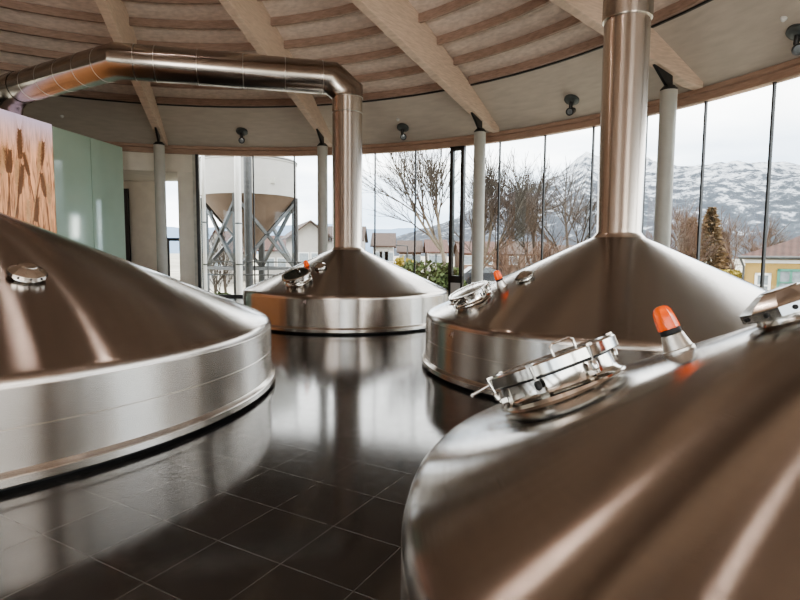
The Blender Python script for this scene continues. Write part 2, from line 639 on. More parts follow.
struct(pr.build('wall_pier', MAT['wall']), 'off-white wall pier beside the first window')
jb = MB()
p0, p1 = at(193.2, 200, 19.52), at(197.4, 200, 19.54)
jb.prism([(p0.x, p0.y), (p1.x, p1.y), (p1.x, p1.y + 0.3), (p0.x, p0.y + 0.3)], 0, 5.0)
struct(jb.build('trim_jamb', flat('pale_jamb', (0.55, 0.54, 0.48), 0.6)), 'pale jamb beside the black end post')
rc = MB()
rc.add([(-13, 22.3, 0), (-9.45, 22.3, 0), (-9.45, 22.3, 4.6), (-13, 22.3, 4.6)], [(0, 1, 2, 3)])
rc.add([(-13, 22.3, 0), (-13, 18.0, 0), (-13, 18.0, 4.6), (-13, 22.3, 4.6)], [(0, 1, 2, 3)])
rc.add([(-13, 22.35, 4.42), (-8.72, 22.35, 4.42), (-7.75, 19.4, 4.42), (-13, 18.6, 4.42)], [(0, 1, 2, 3)])
struct(rc.build('wall_recess', MAT['wall']), 'off-white recess wall behind the lintel')
rd = MB()
d0, d1 = at(121, 205, 21.9), at(125, 205, 21.9)
rd.box(((d0.x + d1.x) / 2 - 0.3, 22.2, 2.05), (d1.x - d0.x + 0.6, 0.1, 4.1))
struct(rd.build('door_1', MAT['black']), 'dark doorway edge in the recess')
rw = MB()
rw.add([(-9.45, 22.3, 0), (-8.7, 22.3, 0), (-8.7, 22.3, 4.42), (-9.45, 22.3, 4.42)], [(0, 1, 2, 3)])
ww = struct(rw.build('window_%d' % (len(spans) + 2), MAT['glass']), 'narrow bright window in the recess')
rt_ = MB()
rt_.box((-9.07, 22.28, 2.1), (0.76, 0.1, 0.12))
rt_.box((-9.40, 22.28, 1.05), (0.08, 0.1, 2.1))
rt_.build('transom', MAT['black'], ww)

# left partition: wheat light-box and green glass cladding
W0, W1 = Vector((-11.4, 1.0, 0)), Vector((-9.15, 18.3, 0))
wd = (W1 - W0).normalized()
wn = Vector((wd.y, -wd.x, 0))


def wl(Y, off=0.0, z=0.0):
    t = (Y - W0.y) / wd.y
    return W0 + wd * t + wn * off + Vector((0, 0, z))


wm = MB()
a0, a1 = wl(1.0, -0.02), wl(18.3, -0.02)
b0, b1 = wl(1.0, -0.25), wl(18.3, -0.25)
wm.prism([(a0.x, a0.y), (a1.x, a1.y), (b1.x, b1.y), (b0.x, b0.y)], 0, HG - 0.02)
struct(wm.build('wall_left', MAT['wall']), 'straight partition wall on the left')
for i, (y0, y1) in enumerate(((15.28, 16.75), (16.77, 18.28))):
    g = MB()
    p, q, p2, q2 = wl(y0, 0.03), wl(y1, 0.03), wl(y0, 0.0), wl(y1, 0.0)
    g.prism([(p.x, p.y), (q.x, q.y), (q2.x, q2.y), (p2.x, p2.y)], 0.02, HG)
    o = g.build('glass_cladding_panel', MAT['greenglass'])
    tag(o, ['green glass wall panel next to the wheat mural', 'green glass wall panel at the far end by the recess'][i], 'wall panel', 'green glass wall panels')

mural = empty('wheat_mural', wl(13.0))
tag(mural, 'backlit wall mural of golden wheat ears under a lilac sky', 'mural')
minv = Matrix.Translation(-wl(13.0))
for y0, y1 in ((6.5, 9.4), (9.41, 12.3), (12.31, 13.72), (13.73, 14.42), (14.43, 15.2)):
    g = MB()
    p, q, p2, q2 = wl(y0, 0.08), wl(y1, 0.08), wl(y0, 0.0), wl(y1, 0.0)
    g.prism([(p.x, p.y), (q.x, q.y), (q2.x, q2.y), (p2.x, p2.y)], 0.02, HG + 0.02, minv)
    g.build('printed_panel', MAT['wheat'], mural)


def ear(Y, z, ln, lean, w, stem=1.6):
    """flat printed ear of wheat: pairs of grains with awns and a stalk"""
    vs, fs = [], []

    def P(s, t):
        return wl(Y + s, 0.084, z + t) - wl(13.0)
    def rot(s, t):
        return (s * math.cos(lean) + t * math.sin(lean), -s * math.sin(lean) + t * math.cos(lean))
    def poly(pts):
        k = len(vs)
        for s, t in pts:
            vs.append(tuple(P(*rot(s, t))))
        fs.append(tuple(range(k, k + len(pts))))
    nn = 9
    for i in range(nn):
        t = ln * i / nn
        g = ln / nn * 1.7
        ww_ = w * (1 - 0.5 * abs(i / nn - 0.4))
        for sd in (-1, 1):
            poly([(0, t), (sd * ww_ * 0.7, t + g * 0.25), (sd * ww_, t + g * 0.75), (sd * ww_ * 0.5, t + g), (0, t + g * 0.6)])
            poly([(sd * ww_ * 0.6, t + g), (sd * ww_ * 0.75, t + g), (sd * ww_ * 1.9, t + g + ln * 0.45)])
    poly([(-0.012, 0), (0.012, 0), (0.03 - stem * 0.08, -stem), (-0.03 - stem * 0.08, -stem)])
    return vs, fs


for i in range(22):
    Y = 12.3 + 2.8 * (i + 0.5) / 22 + random.uniform(-0.07, 0.07)
    em = MB()
    ln_, le_ = random.uniform(0.55, 0.8), random.uniform(-0.3, 0.22)
    Y = min(Y, 15.1 - (ln_ + 0.35) * max(0.0, math.sin(le_)))
    vs, fs = ear(Y, random.uniform(2.2, 3.9), ln_, le_, random.uniform(0.07, 0.1))
    em.add(vs, fs)
    em.build('printed_ear', MAT['ear'] if i % 3 else MAT['ear2'], mural)

# roof beams (radial) with columns under their outer ends
beam_names = {-8: 'off the left edge', -4: 'first from the left, over the recess', 0: 'second from the left, behind the duct elbow', 4: 'third from the left, over the dark-framed window', 8: 'rightmost, passing behind the right chimney'}
BEAMS = list(range(-28, 25, 4))
for m in BEAMS:
    a = TH + m * DTH
    bm_ = MB()
    hwid = 0.11
    prof = []
    for r in (13.02, 12.6, 9.0, 6.0, 3.0, 0.9):
        zb = 5.04 + 0.272 * (13.3 - r)
        if r == 13.02: zb += 0.10
        prof.append((r, zb, zj(r) + 0.2 if r < 11.2 else zsof(r) + 0.1))
    vs, fs = [], []
    for r, z0, z1 in prof:
        vs += [(-hwid, r, z0), (hwid, r, z0), (hwid, r, z1), (-hwid, r, z1)]
    for j in range(len(prof) - 1):
        k = 4 * j
        for q in range(4):
            q2 = (q + 1) % 4
            fs.append((k + q, k + q2, k + 4 + q2, k + 4 + q))
    fs.append((0, 1, 2, 3)); k = 4 * (len(prof) - 1); fs.append((k + 3, k + 2, k + 1, k))
    R = Matrix.Rotation(-a, 4, 'Z')
    bm_.add(vs, fs, R)
    bo = bm_.build('roof_beam', MAT['beam'], loc=(OX, OY, 0))
    bevel(bo, 0.008, 1)
    if m in beam_names and m != -8:
        tag(bo, {-4: 'pale timber roof beam over the grey column by the recess, crossing the duct bend',
                 0: 'pale timber roof beam crossing behind the straight run of the duct',
                 4: 'pale timber roof beam over the column beside the black framed window',
                 8: 'pale timber roof beam passing behind the tall right-hand chimney'}[m], 'beam', 'radial roof beams')
    else:
        struct(bo, 'pale timber roof beam outside the view')
    if m < -4 or m > 24: continue
    c = circ(m, 12.07)
    cr = empty('steel_column', (c.x, c.y, 0), -a)
    cm = MB(); cm.lathe([(0.168, 0.02), (0.168, 5.07)], 32, cap0=True, cap1=True)
    cm.build('shaft', MAT['greycol'], cr, 40)
    bs = MB(); bs.lathe([(0.24, 0.0), (0.24, 0.025), (0.17, 0.03)], 32, cap0=True)
    bs.build('base_plate', MAT['greycol'], cr, 40)
    cp = MB(); cp.lathe([(0.172, 5.05), (0.172, 5.08), (0.11, 5.15), (0.0, 5.16)], 32, cap0=True)
    cp.build('cap', MAT['black'], cr, 40)
    gs = MB()
    zt = lambda r: 5.04 + 0.272 * (13.3 - r)
    pts = [(0.08, 5.1), (0.06, zt(12.13)), (-0.5, zt(11.57)), (-0.08, 5.12)]
    gs.add([(-0.03, y, z) for y, z in pts] + [(0.03, y, z) for y, z in pts],
           [(3, 2, 1, 0), (4, 5, 6, 7)] + [(i, (i + 1) % 4, 4 + (i + 1) % 4, 4 + i) for i in range(4)])
    gs.build('gusset', MAT['black'], cr)
    lab = {-4: 'round grey steel column standing in front of the recess', 0: 'round grey steel column half hidden beside the far chimney',
           4: 'round grey steel column to the right of the black framed window', 8: 'round grey steel column to the right of the tall chimney'}
    if m in lab: tag(cr, lab[m], 'column', 'columns along the window front')
    else: struct(cr, 'grey steel column outside the view')

# joists: arcs between neighbouring beams
ROWN = ['lowest', 'second', 'third', 'fourth', 'fifth', 'sixth', 'seventh', 'eighth', 'ninth', 'tenth']
BAYN = {-8: 'left of the first roof beam', -4: 'between the first and second roof beams', 0: 'between the second and third roof beams',
        4: 'between the third and fourth roof beams', 8: 'right of the fourth roof beam'}
SEEN = {-8: 8, -4: 6, 0: 7, 4: 6, 8: 2}


def joist(mb, m0, m1, r, w=0.09, h=0.19):
    k = 7
    vs, fs = [], []
    pad = 0.09 / r / DTH
    for i in range(k + 1):
        m = m0 + pad + (m1 - m0 - 2 * pad) * i / k
        for dr, z in ((-w / 2, 0), (w / 2, 0), (w / 2, h), (-w / 2, h)):
            p = circ(m, r + dr, zj(r) + z)
            vs.append(tuple(p))
    for i in range(k):
        for q in range(4):
            q2 = (q + 1) % 4
            fs.append((4 * i + q, 4 * i + q2, 4 * i + 4 + q2, 4 * i + 4 + q))
    fs += [(3, 2, 1, 0), (4 * k, 4 * k + 1, 4 * k + 2, 4 * k + 3)]
    mb.add(vs, fs)


hidden = MB()
for m in BEAMS:
    m1 = m + 4
    if m == 24: m1 = -28 + 2 * PI / DTH
    for i in range(13):
        r = 11.27 - 0.775 * i
        if m in SEEN and i < SEEN[m]:
            jm = MB()
            joist(jm, m, m1, r)
            o = jm.build('ceiling_joist', MAT['joist'], smooth=30)
            tag(o, '%s reddish wooden ceiling joist up from the soffit, %s' % (ROWN[i], BAYN[m]), 'joist', 'wooden joists of the round ceiling')
        else:
            joist(hidden, m, m1, r)
struct(hidden.build('trim_joists', MAT['joist'], smooth=30), 'remaining ceiling joists outside the view')
cr_ = MB()
cr_.lathe([(1.0, zj(1.0) - 0.3), (1.0, zj(1.0) + 0.3)], 32)
struct(cr_.build('trim_hub', MAT['beam'], smooth=40, loc=(OX, OY, 0)))


def on_soffit(u, w):
    d = ray(u, w)
    lo, hi = 3.0, 40.0
    for _ in range(60):
        t = (lo + hi) / 2
        p = CAM + d * t
        r = math.hypot(p.x - OX, p.y - OY)
        if p.z > zsof(r): hi = t
        else: lo = t
    return CAM + d * lo


# soffit spotlights
def spotlight(u, w, aim, label):
    p = on_soffit(u, w)
    head = Vector(aim) - (p + Vector((0, 0, -0.3)))
    r = math.hypot(p.x - OX, p.y - OY)
    rad = Vector(((p.x - OX) / r, (p.y - OY) / r, 0))
    nrm = Vector((-rad.x * 0.414, -rad.y * 0.414, -0.91)).normalized()
    root = empty('ceiling_spotlight', p)
    tag(root, label, 'spotlight', 'black spotlights on the soffit')
    q = nrm.to_track_quat('Z', 'Y').to_matrix().to_4x4()
    b = MB(); b.lathe([(0.19, -0.01), (0.19, 0.05), (0.15, 0.09), (0.06, 0.1)], 28, q, cap1=True)
    b.build('base', MAT['lamp_grey'], root, 40)
    ar = MB(); ar.tube([nrm * 0.08, nrm * 0.12 + Vector((0, 0, -0.1)), Vector((0, 0, -0.27))], 0.045, 10)
    ar.build('arm', MAT['black'], root, 50)
    hv = Vector(head).normalized()
    hq = hv.to_track_quat('Z', 'Y').to_matrix().to_4x4()
    hm = MB(); hm.lathe([(0.02, -0.14), (0.075, -0.12), (0.085, -0.02), (0.10, 0.1), (0.10, 0.16), (0.075, 0.155), (0.07, 0.12)], 24,
                        Matrix.Translation((0, 0, -0.30)) @ hq, cap0=True)
    ho = hm.build('lamp_head', MAT['black'], root, 45)
    ln = MB(); ln.lathe([(0.072, 0.13), (0.03, 0.135)], 24, Matrix.Translation((0, 0, -0.30)) @ hq, cap1=True)
    ln.build('lens', MAT['pane'], ho)
    return root


spotlight(242, 131, (-3.2, 4.2, 1.2), 'small black spotlight on the soffit above the white silo window')
spotlight(403, 127, (1.6, 2.6, 1.2), 'small black spotlight on the soffit midway between two roof beams, right of far chimney')
spotlight(572, 99, (-3.0, 4.4, 1.1), 'black spotlight on the soffit just left of the tall right chimney')
spotlight(799, 31, (1.6, 1.2, 1.2), 'black spotlight on the soffit cut by the right edge of the picture')
for u, w, l in ((62, 116, 'small white smoke detector on the dark soffit above the green glass'),
                (398, 119, 'tiny white detector on the soffit above the middle spotlight'),
                (784, 18, 'small white smoke detector on the soffit near the right edge')):
    p = on_soffit(u, w)
    r = math.hypot(p.x - OX, p.y - OY)
    nrm = Vector((-(p.x - OX) / r * 0.414, -(p.y - OY) / r * 0.414, -0.91)).normalized()
    q = nrm.to_track_quat('Z', 'Y').to_matrix().to_4x4()
    root = empty('smoke_detector', p)
    tag(root, l, 'smoke detector')
    b = MB(); b.lathe([(0.055, -0.01), (0.055, 0.02), (0.045, 0.03)], 20, q, cap1=True)
    b.build('base', MAT['whitepaint'], root, 40)
    b = MB(); b.lathe([(0.035, 0.03), (0.035, 0.055), (0.02, 0.065)], 20, q, cap1=True)
    b.build('sensor_cap', MAT['whitepaint'], root, 40)

# ------------------------------------------------------------------ kettles
HR = 0.754


def frame_on(R, T, rho, phi):
    """matrix with origin on the cone surface, x down the slope, z along its normal"""
    s = (T - HR) / R
    ph = math.radians(phi)
    rd_ = Vector((math.cos(ph), math.sin(ph), 0))
    nrm = (rd_ * s + Vector((0, 0, 1))).normalized()
    dn = (rd_ - Vector((0, 0, s))).normalized()
    tn = nrm.cross(dn)
    m = Matrix((dn, tn, nrm)).transposed().to_4x4()
    m.translation = rd_ * rho + Vector((0, 0, T - s * rho))
    return m


def hatch(root, R, T, rho, phi, spin=0.0, glass=False, k=1.0):
    m = frame_on(R, T, rho, phi) @ Matrix.Rotation(spin, 4, 'Z') @ Matrix.Scale(k, 4)
    nk = MB()
    nk.lathe([(0.315, -0.03), (0.30, 0.004), (0.278, 0.016), (0.268, 0.035), (0.268, 0.092), (0.24, 0.092)], 56, m)
    hn = nk.build('hatch', MAT['polish'], root, 35)
    ga = MB(); ga.lathe([(0.266, 0.088), (0.272, 0.09), (0.272, 0.10), (0.26, 0.10)], 48, m)
    ga.build('gasket', MAT['rubber'], hn, 40)
    ld = MB()
    ld.lathe([(0.262, 0.100), (0.305, 0.100), (0.312, 0.104), (0.312, 0.148), (0.306, 0.155), (0.27, 0.155), (0.262, 0.149)] + ([] if glass else [(0.18, 0.156), (0.0001, 0.162)]), 56, m)
    ld.build('hatch_lid', MAT['polish'], hn, 30)
    if glass:
        gl = MB(); gl.lathe([(0.268, 0.15), (0.0001, 0.151)], 48, m)
        gl.build('lid_glass', MAT['darkglass'], hn, 30)
    # grip: two rods and an end bar, pointing down the slope
    gr = MB()
    for s in (-1, 1):
        gr.tube([m @ Vector((0.29, s * 0.055, 0.125)), m @ Vector((0.40, s * 0.055, 0.105))], 0.009, 8)
    gr.tube([m @ Vector((0.40, -0.06, 0.105)), m @ Vector((0.40, 0.06, 0.105))], 0.010, 8)
    gr.build('grip', MAT['polish'], hn, 50)
    # arched handle on the lid
    ah = MB()
    ah.tube([m @ Vector(p) for p in ((-0.03, 0.08, 0.15), (-0.03, 0.08, 0.195), (-0.042, 0.07, 0.206), (-0.118, -0.003, 0.206), (-0.13, -0.013, 0.195), (-0.13, -0.013, 0.15))], 0.0065, 8)
    ah.build('lid_handle', MAT['polish'], hn, 50)
    # swing clamps round the neck
    for i, an in enumerate((28, 80, 128, 205, 335)):
        c = math.radians(an)
        mm = m @ Matrix.Rotation(c, 4, 'Z')
        cl = MB()
        cl.box((0.285, 0, 0.04), (0.03, 0.04, 0.02), mm)
        cl.tube([mm @ Vector((0.298, 0, 0.035)), mm @ Vector((0.32, 0, 0.15))], 0.006, 8)
        cl.box((0.311, 0, 0.155), (0.03, 0.03, 0.012), mm)
        co = cl.build('clamp', MAT['polish'], hn)
        kn = MB()
        kn.lathe([(0.008, 0.045), (0.015, 0.052), (0.016, 0.075), (0.01, 0.085)], 12, mm @ Matrix.Translation((0.305, 0, 0)), cap0=True, cap1=True)
        kn.build('clamp_knob', MAT['rubber'] if i == 1 else MAT['polish'], hn, 40)
    hg_ = MB()
    mh = m @ Matrix.Rotation(-spin + PI / 2, 4, 'Z')
    for s in (-1, 1):
        hg_.box((-0.32, s * 0.05, 0.09), (0.06, 0.022, 0.10), mh)
    hg_.tube([mh @ Vector((-0.34, -0.09, 0.11)), mh @ Vector((-0.34, 0.09, 0.11))], 0.012, 8)
    hg_.build('hinge', MAT['polish'], hn, 40)
    return hn


def beacon(root, R, T, rho, phi, k=1.0):
    m = frame_on(R, T, rho, phi) @ Matrix.Scale(k, 4)
    b = MB()
    b.lathe([(0.078, -0.02), (0.074, 0.012), (0.068, 0.016), (0.052, 0.085), (0.046, 0.09)], 32, m, cap1=True)
    bo = b.build('warning_light', MAT['satin'], root, 35)
    r_ = MB(); r_.lathe([(0.044, 0.088), (0.05, 0.092), (0.05, 0.112), (0.045, 0.116)], 32, m, cap0=True, cap1=True)
    r_.build('black_collar', MAT['rubber'], bo, 40)
    vs, fs = [], []
    n_, prof = 32, [(0.046, 0.114), (0.047, 0.125), (0.044, 0.17), (0.039, 0.205), (0.031, 0.222), (0.018, 0.231), (0.0005, 0.233)]
    l = MB()
    for j, (r, z) in enumerate(prof):
        for i in range(n_):
            rr = r * (1.0 if (i % 4) or j > 4 else 1.13)
            an = 2 * PI * i / n_
            vs.append((rr * math.cos(an), rr * math.sin(an), z))
    for j in range(len(prof) - 1):
        for i in range(n_):
            i2 = (i + 1) % n_
            fs.append((j * n_ + i, j * n_ + i2, (j + 1) * n_ + i2, (j + 1) * n_ + i))
    l.add(vs, fs, m)
    l.build('orange_lens', MAT['orange'], bo, 50)
    return bo


def sight(root, R, T, rho, phi, k=1.0, spin=0.2):
    m = frame_on(R, T, rho, phi) @ Matrix.Rotation(spin, 4, 'Z') @ Matrix.Scale(k, 4)
    b = MB()
    b.lathe([(0.125, -0.03), (0.118, 0.0), (0.112, 0.012), (0.112, 0.04)], 40, m, cap1=True)
    bo = b.build('inspection_light', MAT['polish'], root, 35)
    o = MB()
    o.lathe([(0.14, 0.022), (0.155, 0.026), (0.155, 0.06), (0.148, 0.066), (0.078, 0.108), (0.07, 0.11)], 10, m, cap0=True, cap1=True)
    oo = o.build('faceted_cover', MAT['polish'], bo, 15)
    t = MB(); t.lathe([(0.068, 0.108), (0.064, 0.114), (0.0001, 0.116)], 28, m)
    t.build('cover_cap', MAT['polish'], bo, 30)
    for i in range(10):
        an = 2 * PI * (i + 0.5) / 10
        mm = m @ Matrix.Rotation(an, 4, 'Z') @ Matrix.Translation((0.147, 0, 0.043)) @ Matrix.Rotation(PI / 2, 4, 'Y')
        bl = MB(); bl.lathe([(0.009, -0.002), (0.009, 0.006), (0.006, 0.009)], 10, mm, cap1=True)
        bl.build('bolt', MAT['rubber'], bo, 40)
    return bo


def kettle(name, label, cx, cy, R, T, rc, stack_top, fit, collar=None, emblem=None):
    root = empty(name, (cx, cy, 0))
    tag(root, label, 'brewing kettle', 'steel brewing kettles in the round hall')
    s = (T - HR) / R
    zc = lambda r: T - s * r
    b = 0.06
    prof = [(rc + 0.05, zc(rc + 0.05)), (R * 0.4, zc(R * 0.4)), (R * 0.7, zc(R * 0.7)), (R - b * 2.2, zc(R - b * 2.2)), (R - b, zc(R - b)),
            (R - b * 0.55, zc(R - b * 0.55) - 0.004), (R - b * 0.22, zc(R - b * 0.22) - 0.016), (R - 0.004, zc(R) - 0.042), (R, zc(R) - 0.062)]
    c = MB(); c.lathe(prof, 160)
    c.build('cone_roof', MAT['cone'], root, 50)
    zr = zc(R) - 0.062
    d = MB()
    d.lathe([(R, zr), (R + 0.002, zr - 0.004), (R + 0.002, 0.42), (R - 0.001, 0.417), (R + 0.002, 0.414), (R + 0.002, 0.115)], 160)
    d.build('drum', MAT['drum'], root, 20)
    f = MB()
    f.lathe([(R + 0.002, 0.135), (R + 0.02, 0.115), (R + 0.045, 0.105), (R + 0.05, 0.098), (R + 0.05, 0.045), (R + 0.04, 0.035), (R - 0.05, 0.035)], 160)
    f.build('base_ring', MAT['drum'], root, 30)
    g = MB(); g.lathe([(R - 0.03, 0.045), (R - 0.03, 0.0)], 120)
    g.build('plinth', MAT['rubber'], root, 40)
    # chimney with a flared weld at its foot
    st = MB()
    st.lathe([(rc + 0.06, zc(rc + 0.06) + 0.001), (rc + 0.02, zc(rc) + 0.012), (rc, zc(rc) + 0.05), (rc, stack_top)], 72)
    so = st.build('chimney', MAT['stack'], root, 50)
    if collar:
        cl = MB(); cl.lathe([(rc + 0.001, collar), (rc + 0.022, collar), (rc + 0.024, collar + 0.01), (rc + 0.024, stack_top)], 72)
        cl.build('chimney_sleeve', MAT['duct'], so, 40)
    if emblem:
        ph, z, k = emblem
        em = MB(); er = MB()
        def P(x, y, o=0.004):
            an = math.radians(ph) + x * k / R
            return ((R + o) * math.cos(an), (R + o) * math.sin(an), z + y * k)
        for quad in ([(-0.5, -0.1), (-0.2, 0.5), (0.0, 0.35), (-0.3, -0.25)], [(-0.2, 0.5), (0.2, -0.3), (0.35, -0.15), (-0.05, 0.6)], [(0.2, -0.3), (0.3, 0.7), (0.5, 0.7), (0.4, -0.6)]):
            em.add([P(*q) for q in quad], [(0, 1, 2, 3)])
        for quad in ([(-1.0, -0.4), (-0.7, -0.4), (-0.7, 0.0), (-1.0, 0.0)],):
            er.add([P(*q, 0.003) for q in quad], [(0, 1, 2, 3)])
        e0 = em.build('emblem', MAT['emblem'], root)
        er.build('emblem_dot', MAT['emblem_red'], e0)
    for fn, kw in fit:
        fn(root, R, T, **kw)
    return root


kettle('brew_kettle', 'far steel kettle under the window front, its chimney bending into the overhead duct', -1.258, 13.06, 2.40, 1.86, 0.35, 5.2,
       [(hatch, dict(rho=1.80, phi=-119.5, spin=0.4, glass=True, k=1.0)), (beacon, dict(rho=1.42, phi=-120.5, k=1.1)), (sight, dict(rho=1.26, phi=-112.0, k=0.9))],
       emblem=(-105.0, 0.63, 0.07))
kettle('brew_kettle', 'steel kettle with a tall straight chimney rising past the right-hand grey column', 3.084, 7.805, 2.708, 2.01, 0.30, 7.36,
       [(hatch, dict(rho=2.18, phi=-166.5, spin=0.5, k=0.92)), (beacon, dict(rho=1.80, phi=-163.5, k=1.0)), (sight, dict(rho=1.56, phi=-157.5, k=0.82))],
       collar=4.80, emblem=(-154.5, 0.61, 0.06))
kettle('brew_kettle', 'largest steel kettle on the left, one faceted metal cap on its cone', -5.191, 6.105, 3.644, 2.315, 0.33, 9.6,
       [(sight, dict(rho=2.22, phi=-33.2, k=1.0, spin=0.1))])
kettle('brew_kettle', 'nearest steel kettle in the right foreground with a big round hatch and orange light', 2.056, 1.665, 2.045, 1.70, 0.30, 7.26,
       [(hatch, dict(rho=1.555, phi=146.5, spin=0.25)), (beacon, dict(rho=1.07, phi=146.5, k=0.86)), (sight, dict(rho=0.70, phi=147.5, k=1.0, spin=0.15))])

# overhead duct from the far chimney to the left wall
DZ = 5.6
A_ = Vector((-1.258, 13.06, 0))
E2 = Vector((-5.98, 11.94, DZ))
E3 = Vector((-9.35, 13.86, DZ))
d12 = (E2 - Vector((A_.x, A_.y, DZ))).normalized()
P1 = Vector((A_.x, A_.y, 5.18))
Pm = P1 + Vector((0, 0, 0.13))
Pn = Vector((A_.x, A_.y, DZ)) + d12 * 0.36
RD = 0.365
dr = empty('ventilation_duct', (A_.x, A_.y, 5.18))
tag(dr, 'round steel ventilation duct bent across the ceiling from far chimney to left wall', 'duct')
off = -P1
t1 = MB(); t1.tube([P1 + off, Pm + off, Pn + off, Pn + d12 * 0.25 + off], RD - 0.006, 48, caps=False)
t1.build('elbow', MAT['duct'], dr, 40)
t2 = MB(); t2.tube([Pn + d12 * 0.22 + off, E2 + off, E3 + off], RD, 48, caps=False)
t2.build('duct_run', MAT['duct'], dr, 40)
d23 = (E3 - E2).normalized()
t3 = MB(); t3.tube([E3 + off - d23 * 0.05, E3 + d23 * 0.35 + off, E3 + d23 * 0.75 + Vector((0, 0, -0.25)) + off, E3 + d23 * 0.95 + Vector((0, 0, -0.8)) + off, E3 + d23 * 0.95 + Vector((0, 0, -2.5)) + off], RD + 0.012, 48, caps=False)
t3.build('wall_bend', MAT['duct'], dr, 60)


def ring(c, d, r):
    q = d.to_track_quat('Z', 'Y').to_matrix().to_4x4()
    m = MB(); m.lathe([(r - 0.004, -0.008), (r + 0.005, -0.006), (r + 0.005, 0.006), (r - 0.004, 0.008)], 48, Matrix.Translation(c + off) @ q)
    m.build('seam_ring', MAT['duct_seam'], dr, 40)


L12 = (E2 - Pn).length
for t in (0.22, 1.05, 1.95, 2.9, 3.75, 4.15):
    ring(Pn + d12 * t, d12, RD)
L23 = (E3 - E2).length
for t in (0.42, 1.12, 1.85, 2.6, 3.3, L23 + 0.02):
    ring(E2 + d23 * t, d23, RD)
ring(P1, Vector((0, 0, 1)), RD - 0.006)
ring(P1 - Vector((0, 0, 0.35)), Vector((0, 0, 1)), 0.352)

# ------------------------------------------------------------------ outside
GZ = -2.5
g = MB()
g.add([(-3000, -3000, GZ), (3000, -3000, GZ), (3000, 3000, GZ), (-3000, 3000, GZ)], [(0, 1, 2, 3)])
struct(g.build('ground', MAT['ground']), 'winter ground outside')


def grid_hill(name, az0, az1, n_az, dist, depth, ridge, mat, rough, label, seed):
    """a long range of hills: azimuth x depth grid, height falling away from the ridge"""
    random.seed(seed)
    nd = 26
    vs, fs = [], []
    for i in range(n_az + 1):
        az = az0 + (az1 - az0) * i / n_az
        rz = ridge(az)
        for j in range(nd + 1):
            t = j / nd
            dd = dist + depth * t
            x, y = dd * math.sin(az), dd * math.cos(az)
            prof = math.sin(min(1, t / 0.72) * PI / 2) ** 1.15 if t < 0.72 else 1 - (t - 0.72) * 1.6
            h = noise.fractal(Vector((x * 0.006, y * 0.006, seed)), 0.9, 2.1, 6)
            h2 = abs(noise.noise(Vector((x * 0.012, y * 0.012, seed + 3.3))))
            z = GZ + prof * 0.88 * rz * (dist + depth * 0.72) * (1 + rough * h * (0.4 + 0.6 * t)) - h2 * rough * 60 * prof
            vs.append((x, y, z))
    for i in range(n_az):
        for j in range(nd):
            a = i * (nd + 1) + j
            fs.append((a, a + 1, a + nd + 2, a + nd + 1))
    m = MB(); m.add(vs, fs)
    return struct(m.build(name, mat, smooth=60), label)


def interp(pts):
    def f(x):
        if x <= pts[0][0]: return pts[0][1]
        for (a, b), (c, d) in zip(pts, pts[1:]):
            if x <= c: return b + (d - b) * (x - a) / (c - a)
        return pts[-1][1]
    return f


def az(px): return math.atan((px - 400) / F_PX)


rg = interp([(az(380), 0.03), (az(430), 0.055), (az(500), 0.115), (az(552), 0.15), (az(570), 0.172), (az(582), 0.185), (az(600), 0.165), (az(640), 0.165), (az(680), 0.158), (az(720), 0.158), (az(800), 0.150), (az(1000), 0.16), (az(2500), 0.15)])
grid_hill('mountains', az(380), 1.45, 200, 900, 900, rg, MAT['mountain'], 0.18, 'snow streaked mountain range on the horizon', 3)
rg2 = interp([(-1.2, 0.06), (az(200), 0.05), (az(330), 0.062), (az(370), 0.052), (az(420), 0.055), (az(500), 0.04), (az(560), 0.02)])
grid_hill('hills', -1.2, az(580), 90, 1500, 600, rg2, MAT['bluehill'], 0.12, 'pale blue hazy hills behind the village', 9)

# trees ----------------------------------------------------------------


def grow(mb_trunk, mb_twig, p, d, ln, r, lvl, maxl, spread, rng, up_=0.12):
    segs = 3 if lvl < 2 else 2
    pts = [p]
    for i in range(segs):
        d = (d + Vector((rng.uniform(-1, 1), rng.uniform(-1, 1), rng.uniform(-0.6, 1))) * 0.11 + Vector((0, 0, up_ * 0.35))).normalized()
        p = p + d * (ln / segs)
        pts.append(p)
    tgt = mb_trunk if lvl < 2 else mb_twig
    tgt.tube(pts, r, 6 if lvl < 2 else 3, caps=False, r1=r * 0.62)
    if lvl >= maxl: return
    kids = 3 if lvl < 1 else (5 if lvl < maxl - 1 else 3)
    for i in range(kids):
        t = 1.0 if i == 0 else rng.uniform(0.35, 0.98)
        q = pts[0].lerp(pts[-1], t) if segs < 2 else pts[min(segs, int(t * segs))].lerp(pts[min(segs, int(t * segs) + 1)], t * segs - int(t * segs))
        ax = Vector((rng.uniform(-1, 1), rng.uniform(-1, 1), rng.uniform(-0.2, 0.3))).normalized()
        ang = spread * (0.35 if i == 0 else rng.uniform(0.7, 1.25))
        nd_ = (Matrix.Rotation(ang, 3, d.cross(ax).normalized()) @ d).normalized()
        grow(mb_trunk, mb_twig, q, nd_, ln * rng.uniform(0.62, 0.8), r * (0.66 if i == 0 else 0.52), lvl + 1, maxl, spread, rng, up_)


